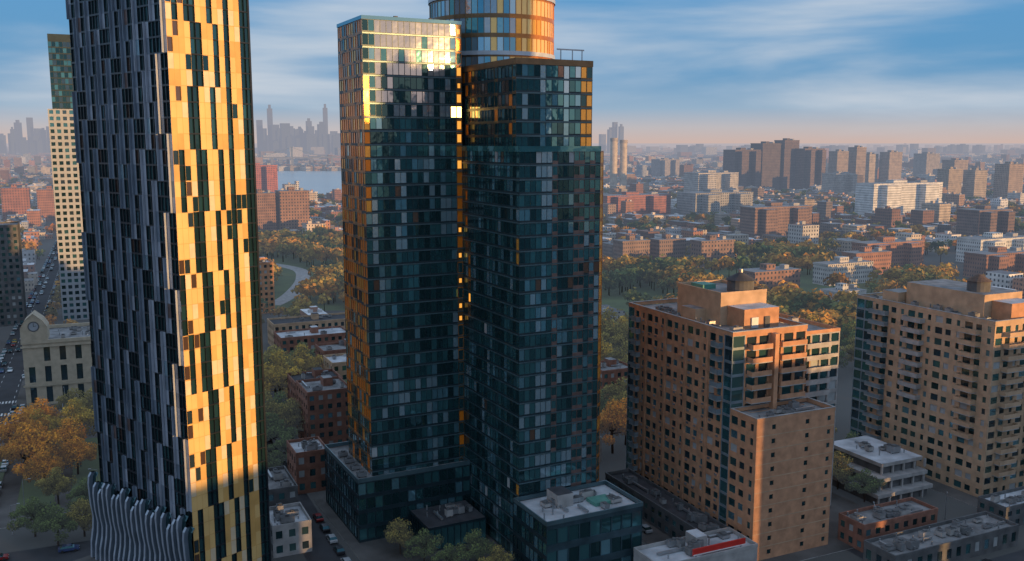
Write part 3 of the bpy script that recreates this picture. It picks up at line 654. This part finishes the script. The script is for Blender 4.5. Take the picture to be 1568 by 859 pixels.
q=MB(); pts=[]
for k in range(len(PATH)-1):
    p0=Vector(PATH[max(0,k-1)]);p1=Vector(PATH[k]);p2=Vector(PATH[k+1]);p3=Vector(PATH[min(len(PATH)-1,k+2)])
    for u in range(6):
        t=u/6; pts.append(.5*((2*p1)+(p2-p0)*t+(2*p0-5*p1+4*p2-p3)*t*t+(-p0+3*p1-3*p2+p3)*t**3))
for k in range(len(pts)-2):
    d=(pts[k+1]-pts[k]).normalized(); e=(pts[k+2]-pts[k+1]).normalized(); n0=Vector((d.y,-d.x))*5; n1=Vector((e.y,-e.x))*5
    a,b=pts[k],pts[k+1]; q.face([(a.x-n0.x,a.y-n0.y,.03),(b.x-n1.x,b.y-n1.y,.03),(b.x+n1.x,b.y+n1.y,.03),(a.x+n0.x,a.y+n0.y,.03)][::-1],'concrete')
q.obj('park_road')

# ------------------------------------------------------------ trees
def tree_mass(name,lst,leafn):
    q=MB()
    for (x,y,h,c) in lst:
        n_=leafn(y); r=h*.46; kk=R.uniform(.65,1.35)
        cl=[(R.uniform(-.55,.55)*r,R.uniform(-.55,.55)*r,h*R.uniform(.45,.82),R.uniform(.5,.8)*r) for _ in range(5)]
        q.face([(x-.2,y,0),(x+.2,y,0),(x+.12,y,h*.6),(x-.12,y,h*.6)],'bark'); q.face([(x,y-.2,0),(x,y+.2,0),(x,y+.12,h*.6),(x,y-.12,h*.6)],'bark')
        big=1 if n_>100 else 1.35 if n_>60 else 2.0
        for k in range(n_):
            cc=cl[k%5]; v=Vector((R.gauss(0,1),R.gauss(0,1),abs(R.gauss(0,1))-.35)).normalized()*cc[3]*R.uniform(.75,1.08)
            p=Vector((x+cc[0]+v.x,y+cc[1]+v.y,cc[2]+v.z*.8))
            s=h*R.uniform(.045,.085)*big
            nn=(v.normalized()+Vector((R.gauss(0,.5),R.gauss(0,.5),R.gauss(0,.5)+.3))).normalized()
            t=nn.orthogonal().normalized(); w=nn.cross(t)
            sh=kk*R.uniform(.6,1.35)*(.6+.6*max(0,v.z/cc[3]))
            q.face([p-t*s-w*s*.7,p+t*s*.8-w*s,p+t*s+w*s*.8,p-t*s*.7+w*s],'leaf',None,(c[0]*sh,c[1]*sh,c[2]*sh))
    return q.obj(name)
for _ in range(3600):
    x=R.uniform(-360,335); y=R.uniform(425,880)
    if NZ.noise(Vector((x*.012,y*.012,8)))<-.28: continue
    if inpark(x,y) and not near_exp(x,y) and not nearpath(x,y): 
        g=NZ.noise(Vector((x*.02,y*.02,3)))+R.uniform(-.35,.35)
        trees.append((x,y,R.uniform(9,17),TC[3] if g>.12 else TC[2] if g>-.15 else TC[1] if g>-.3 else TC[0] if g>-.48 else TC[4]))
for k in range(24): trees.append((A_.x+avd.x*(260+k*22)+9.5,A_.y+avd.y*(260+k*22)+3,8,R.choice(TC)))
nearT=[t for t in trees if t[1]<900]; farT=[t for t in trees if t[1]>=900]
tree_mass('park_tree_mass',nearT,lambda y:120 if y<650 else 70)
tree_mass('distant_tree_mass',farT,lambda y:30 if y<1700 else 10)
def make_tree(name,h,c,nl=3800):
    q=MB()
    def limb(a,b,r0,r1,n=7):
        d=(b-a).normalized(); t=d.orthogonal().normalized(); w=d.cross(t)
        for i in range(n):
            t0,t1=2*math.pi*i/n,2*math.pi*(i+1)/n
            e0=t*math.cos(t0)+w*math.sin(t0); e1=t*math.cos(t1)+w*math.sin(t1)
            q.face([a+e0*r0,a+e1*r0,b+e1*r1,b+e0*r1],'bark')
    top=Vector((R.uniform(-.3,.3),R.uniform(-.3,.3),h*.5)); limb(Vector((0,0,0)),top,h*.025,h*.017)
    cl=[]
    for k in range(19):
        an=k*2.4; rr=h*R.uniform(.12,.42); z=h*(.34+.5*R.random()*(1-.4*rr/(h*.42)))
        e=Vector((math.cos(an)*rr,math.sin(an)*rr,z)); limb(top*R.uniform(.7,1),e,h*.010,h*.003,5); cl.append((e,h*R.uniform(.10,.18),R.uniform(.6,1.4)))
    cl.append((Vector((0,0,h*.86)),h*.15,1.1)); cl.append((Vector((0,0,h*.62)),h*.2,.8))
    for k in range(nl):
        e,r,sh=cl[k%len(cl)]; v=Vector((R.gauss(0,1),R.gauss(0,1),R.gauss(0,1))).normalized()*r*R.uniform(.6,1.15)
        p=e+Vector((v.x,v.y,v.z*.8)); s=R.uniform(.18,.38)
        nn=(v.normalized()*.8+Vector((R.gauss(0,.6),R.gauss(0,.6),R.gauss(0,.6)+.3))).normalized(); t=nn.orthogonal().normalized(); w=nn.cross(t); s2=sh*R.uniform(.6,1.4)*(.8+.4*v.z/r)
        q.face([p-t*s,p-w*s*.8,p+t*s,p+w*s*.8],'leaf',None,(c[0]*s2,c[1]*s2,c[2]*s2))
    return q.obj(name)
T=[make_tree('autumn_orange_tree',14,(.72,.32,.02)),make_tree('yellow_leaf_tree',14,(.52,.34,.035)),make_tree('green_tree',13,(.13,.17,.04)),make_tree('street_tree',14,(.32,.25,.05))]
used=[False]*4
def put(k,x,y,s=1):
    if not used[k]: o=T[k]; used[k]=True
    else: o=bpy.data.objects.new(T[k].name.split('.')[0],T[k].data); S.collection.objects.link(o)
    o.location=(x,y,.05); o.rotation_euler=(0,0,R.uniform(0,6.28)); o.scale=(s,s,s*R.uniform(.9,1.1))
for k,x,y,s in [(0,-136,250,1.3),(0,-143,262,1.3),(1,-137,281,1.1),(0,-128,243,.8),(3,-128,292,1),(2,-108,209,.8),(2,-116,214,.8),(3,-118,268,.9),(1,-146,276,1),
  (0,-150,286,1.0),(3,-140,300,1.0),(2,-122,300,.9),(0,-125,256,.9),(0,-147,247,1),(2,-110,228,.7),(3,-120,234,.7),(3,-150,308,.9),(0,-133,268,.9),(3,-104,214,.7),(1,-111,280,.9),
  (2,-73,271,1.2),(3,-78,283,1.2),(1,-82,318,1.5),(3,-88,335,1.4),(1,-80,345,1.3),(2,-66,262,.9),(2,-92,352,1.2),(3,-96,365,1.1),(2,-70,250,.8),(3,-90,300,1.3),(2,-76,295,1.1),(3,-70,285,1),(2,-80,262,1.1),(3,-94,328,1.3),
  (3,-100,345,1.2),(2,-86,372,1.1),(2,-58,312,1.0),(1,-55,322,1.0),(2,-60,352,1.1),
  (0,31,275,1.2),(0,36,283,1.2),(2,28,295,1.1),(3,38,305,1.3),(3,45,350,1.3),(1,34,370,1.3),(3,50,390,1.4),(2,60,395,1.3),(3,38,400,1.4),(1,75,405,1.3),(3,44,415,1.4),(1,56,420,1.4),(3,66,428,1.3),(3,84,420,1.3),
  (3,90,245,.8),(2,94,236,.7),(3,88,252,.8),(2,100,262,.8),(2,88,262,.9),(3,92,272,1),(2,-8,196,.7),(2,-20,199,.65),(3,-3,192,.6),(2,-14,193,.6),(3,-26,204,.6),(3,92,300,1.2),(2,98,312,1.2),(1,86,318,1.2),(3,84,292,1),
  (2,150,400,1.3),(3,120,395,1.3),(3,180,410,1.3),(1,205,400,1.2),(3,100,400,1.3),(1,135,410,1.4),(3,165,392,1.3),(2,110,415,1.3),(3,145,380,1.2),(2,128,370,1.2)]: put(k,x,y,s)

# ------------------------------------------------------------ cars, lamps, people
def make_car(paint):
    q=MB(); pr=[(-2.25,.35),(-2.25,.85),(-1.95,1.0),(-1.35,1.45),(.55,1.45),(1.15,1.0),(2.1,.85),(2.25,.6),(2.25,.35)]
    def wy(z): return .9 if z<=1.0 else .72
    for s in(-1,1):
        body=[(x,z) for x,z in pr if z<=1.0]; ps=[(x,s*.9,z) for x,z in body]
        q.face(ps if s<0 else ps[::-1],paint)
        g=[(-1.95,s*.9,1.0),(-1.35,s*.72,1.45),(.55,s*.72,1.45),(1.15,s*.9,1.0)]; q.face(g if s>0 else g[::-1],'g_dark')
        for wx in(-1.4,1.4):
            for k in range(12):
                t0,t1=2*math.pi*k/12,2*math.pi*(k+1)/12
                q.face([(wx,s*.93,.33),(wx+.33*math.cos(t0),s*.93,.33+.33*math.sin(t0)),(wx+.33*math.cos(t1),s*.93,.33+.33*math.sin(t1))],'rubber')
                q.face([(wx+.33*math.cos(t0),s*.93,.33+.33*math.sin(t0)),(wx+.33*math.cos(t1),s*.93,.33+.33*math.sin(t1)),(wx+.33*math.cos(t1),s*.7,.33+.33*math.sin(t1)),(wx+.33*math.cos(t0),s*.7,.33+.33*math.sin(t0))],'rubber')
    for (x0,z0),(x1,z1) in zip(pr,pr[1:]):
        m_='g_dark' if (x0,z0) in((-1.95,1.0),(.55,1.45)) else paint
        q.face([(x0,-wy(z0),z0),(x0,wy(z0),z0),(x1,wy(z1),z1),(x1,-wy(z1),z1)],m_)
    q.face([(-2.25,-.9,.35),(2.25,-.9,.35),(2.25,.9,.35),(-2.25,.9,.35)],'rubber')
    for y in(-.65,.65): q.face([(2.256,y-.18,.6),(2.256,y+.18,.6),(2.2,y+.18,.75),(2.2,y-.18,.75)],'paint')
    return q.obj('parked_car')
cars=[make_car('car_paint%d'%i) for i in range(6)]; cu=[False]*6
def car(x,y,d,k=None,z=.03):
    k=R.randrange(6) if k is None else k
    if k==5 and R.random()<.75: k=1
    if not cu[k]: o=cars[k]; cu[k]=True
    else: o=bpy.data.objects.new('parked_car',cars[k].data); S.collection.objects.link(o)
    o.location=(x,y,z); o.rotation_euler=(0,0,math.atan2(d[1],d[0]))
nv=Vector((avd.y,-avd.x))
for s in range(60,900,7):
    for o in (-7.3,7.3,-1.7,4.8,-4.9):
        if R.random()<(.7 if abs(o)>7 else .3) and not (s%180<14): 
            c=A_+avd*(s+R.uniform(-1,1))+nv*o; car(c.x,c.y,avd if o>0 else -avd)
d2=Vector((-112+38,352-192)).normalized(); n2=Vector((d2.y,-d2.x))
for s in range(6,150,7):
    for o in(-3.3,3.3):
        if R.random()<.6: c=Vector((-38,192))+d2*s+n2*o; car(c.x,c.y,d2)
for x,y in [(-128,196),(-118,201),(-104,206),(-131,188)]: car(x,y,(.92,.39))
d3=Vector((110,53)).normalized()
for s in (45,53,70,79,96,104,112):
    c=Vector((60,172))+d3*s; car(c.x+R.uniform(-1,1),c.y+3,d3)
for k in range(7): 
    p=Fr((128,232),65).P(k*3.2,R.uniform(-.4,.4),0)
    if k!=3: car(p[0],p[1],(-.42,.9))
for k in range(8):
    p=F3.P(-12.5,-48+k*6.3+R.uniform(-.5,.5),0)
    if k not in(2,5): car(p[0],p[1],(-.42,.9),z=.15)
for i in range(6):
    if not cu[i]: car(-140-3*i,222+7*i,avd,i); 
q=MB(); cyl(q,0,0,.12,.07,0,7.5,'metal',8)
q.face([(0,-.06,7.4),(1.8,-.06,7.8),(1.8,.06,7.8),(0,.06,7.4)],'metal'); box(q,Fr((0,0),90),1.5,2.2,-.15,.15,7.75,7.9,'metal',bottom=True); cyl(q,0,0,.22,.18,0,.5,'metal',8)
lamp=q.obj('street_lamp'); lamp.location=(-128,232,.14)
for x,y in [(-122,215),(-135,270),(-142,240),(-150,300),(-160,322),(-112,240),(-178,352),(-190,380),(-202,408),(-44,232),(-54,256),(88,214),(110,224)]:
    o=bpy.data.objects.new('street_lamp',lamp.data); S.collection.objects.link(o); o.location=(x,y,.14); o.rotation_euler=(0,0,R.uniform(0,6))
def person():
    V=[(0,0,.95),(0,0,1.2),(0,0,1.42),(0,.0,1.52),(0,.02,1.64),(0,.02,1.72),(.2,0,1.4),(.25,.08,1.12),(.24,.2,.92),(-.2,0,1.4),(-.25,-.06,1.12),(-.24,.02,.88),(.1,0,.9),(.12,.14,.5),(.12,.1,.08),(.12,.24,.03),(-.1,0,.9),(-.12,-.05,.5),(-.12,-.25,.1),(-.12,-.12,.03)]
    E=[(0,1),(1,2),(2,3),(3,4),(4,5),(2,6),(6,7),(7,8),(2,9),(9,10),(10,11),(0,12),(12,13),(13,14),(14,15),(0,16),(16,17),(17,18),(18,19)]
    r=[.15,.14,.15,.055,.1,.07,.07,.05,.04,.07,.05,.04,.1,.07,.045,.04,.1,.07,.045,.04]
    me=bpy.data.meshes.new('pedestrian'); me.from_pydata(V,E,[]); o=bpy.data.objects.new('pedestrian',me); S.collection.objects.link(o)
    sk_=o.modifiers.new('s','SKIN')
    for i,v in enumerate(me.skin_vertices[0].data if me.skin_vertices else []): v.radius=(r[i],r[i]*.8); 
    if me.skin_vertices: me.skin_vertices[0].data[0].use_root=True
    o.modifiers.new('u','SUBSURF').levels=1; me.materials.append(MAT['cloth']); return o
for x,y in [(-121,232),(-119.5,231),(-124,246),(-116,226),(-127,262),(-118,250)]:
    o=person(); o.location=(x,y,.14); o.rotation_euler=(0,0,R.uniform(0,6.28))

# ------------------------------------------------------------ world, sun, camera
w=bpy.data.worlds.new('World'); S.world=w; w.use_nodes=True; n=w.node_tree; bg=n.nodes['Background']
sky=N(n,'ShaderNodeTexSky'); sky.sky_type='NISHITA'; sky.sun_disc=False; sky.sun_elevation=SUN_EL; sky.sun_rotation=math.atan2(SUNV.x,SUNV.y); sky.air_density=1.2; sky.dust_density=2
tc=N(n,'ShaderNodeTexCoord'); sp=N(n,'ShaderNodeSeparateXYZ'); n.links.new(tc.outputs['Generated'],sp.inputs[0])
mr=N(n,'ShaderNodeMapRange'); mr.inputs[1].default_value=0; mr.inputs[2].default_value=.5; n.links.new(sp.outputs[2],mr.inputs[0])
cr_=N(n,'ShaderNodeValToRGB'); n.links.new(mr.outputs[0],cr_.inputs[0]); e=cr_.color_ramp.elements
e[0].position=0; e[0].color=(.66,.50,.45,1); e[1].position=1; e[1].color=(.32,.47,.72,1)
for p,c in ((.03,(.56,.53,.55)),(.07,(.32,.47,.63)),(.14,(.12,.34,.60)),(.28,(.10,.33,.63)),(.55,(.36,.53,.78))): x=e.new(p); x.color=(*c,1)
mp=N(n,'ShaderNodeVectorMath',operation='MULTIPLY'); mp.inputs[1].default_value=(1.3,1.3,9); n.links.new(tc.outputs['Generated'],mp.inputs[0])
cn=N(n,'ShaderNodeTexNoise'); cn.inputs['Scale'].default_value=1.6; cn.inputs['Detail'].default_value=6; cn.inputs['Roughness'].default_value=.48; cn.inputs['Distortion'].default_value=.25; n.links.new(mp.outputs[0],cn.inputs['Vector'])
cm=N(n,'ShaderNodeMapRange'); cm.interpolation_type='SMOOTHSTEP'; cm.inputs[1].default_value=.42; cm.inputs[2].default_value=.74; cm.inputs[4].default_value=.9; n.links.new(cn.outputs[0],cm.inputs[0])
mx=N(n,'ShaderNodeMix',data_type='RGBA'); n.links.new(cm.outputs[0],mx.inputs[0]); n.links.new(cr_.outputs[0],mx.inputs[6]); mx.inputs[7].default_value=(.68,.73,.80,1)
STR=.12
sc=N(n,'ShaderNodeVectorMath',operation='SCALE'); n.links.new(mx.outputs[2],sc.inputs[0]); sc.inputs['Scale'].default_value=1.03/STR
m2=N(n,'ShaderNodeMix',data_type='RGBA'); m2.inputs[0].default_value=.88; n.links.new(sky.outputs[0],m2.inputs[6]); n.links.new(sc.outputs[0],m2.inputs[7])
n.links.new(m2.outputs[2],bg.inputs[0]); bg.inputs[1].default_value=STR
L=bpy.data.lights.new('sun','SUN'); L.energy=5; L.angle=math.radians(.6); L.color=(1,.56,.2); lo=bpy.data.objects.new('sun',L); S.collection.objects.link(lo)
lo.rotation_euler=SUNV.to_track_quat('Z','Y').to_euler()
cam=bpy.data.cameras.new('camera'); cam.lens=32.6; cam.sensor_width=36; cam.clip_end=80000; cam.clip_start=1
co=bpy.data.objects.new('camera',cam); S.collection.objects.link(co); co.location=(0,0,95); co.rotation_euler=(math.radians(81.5),0,0); S.camera=co
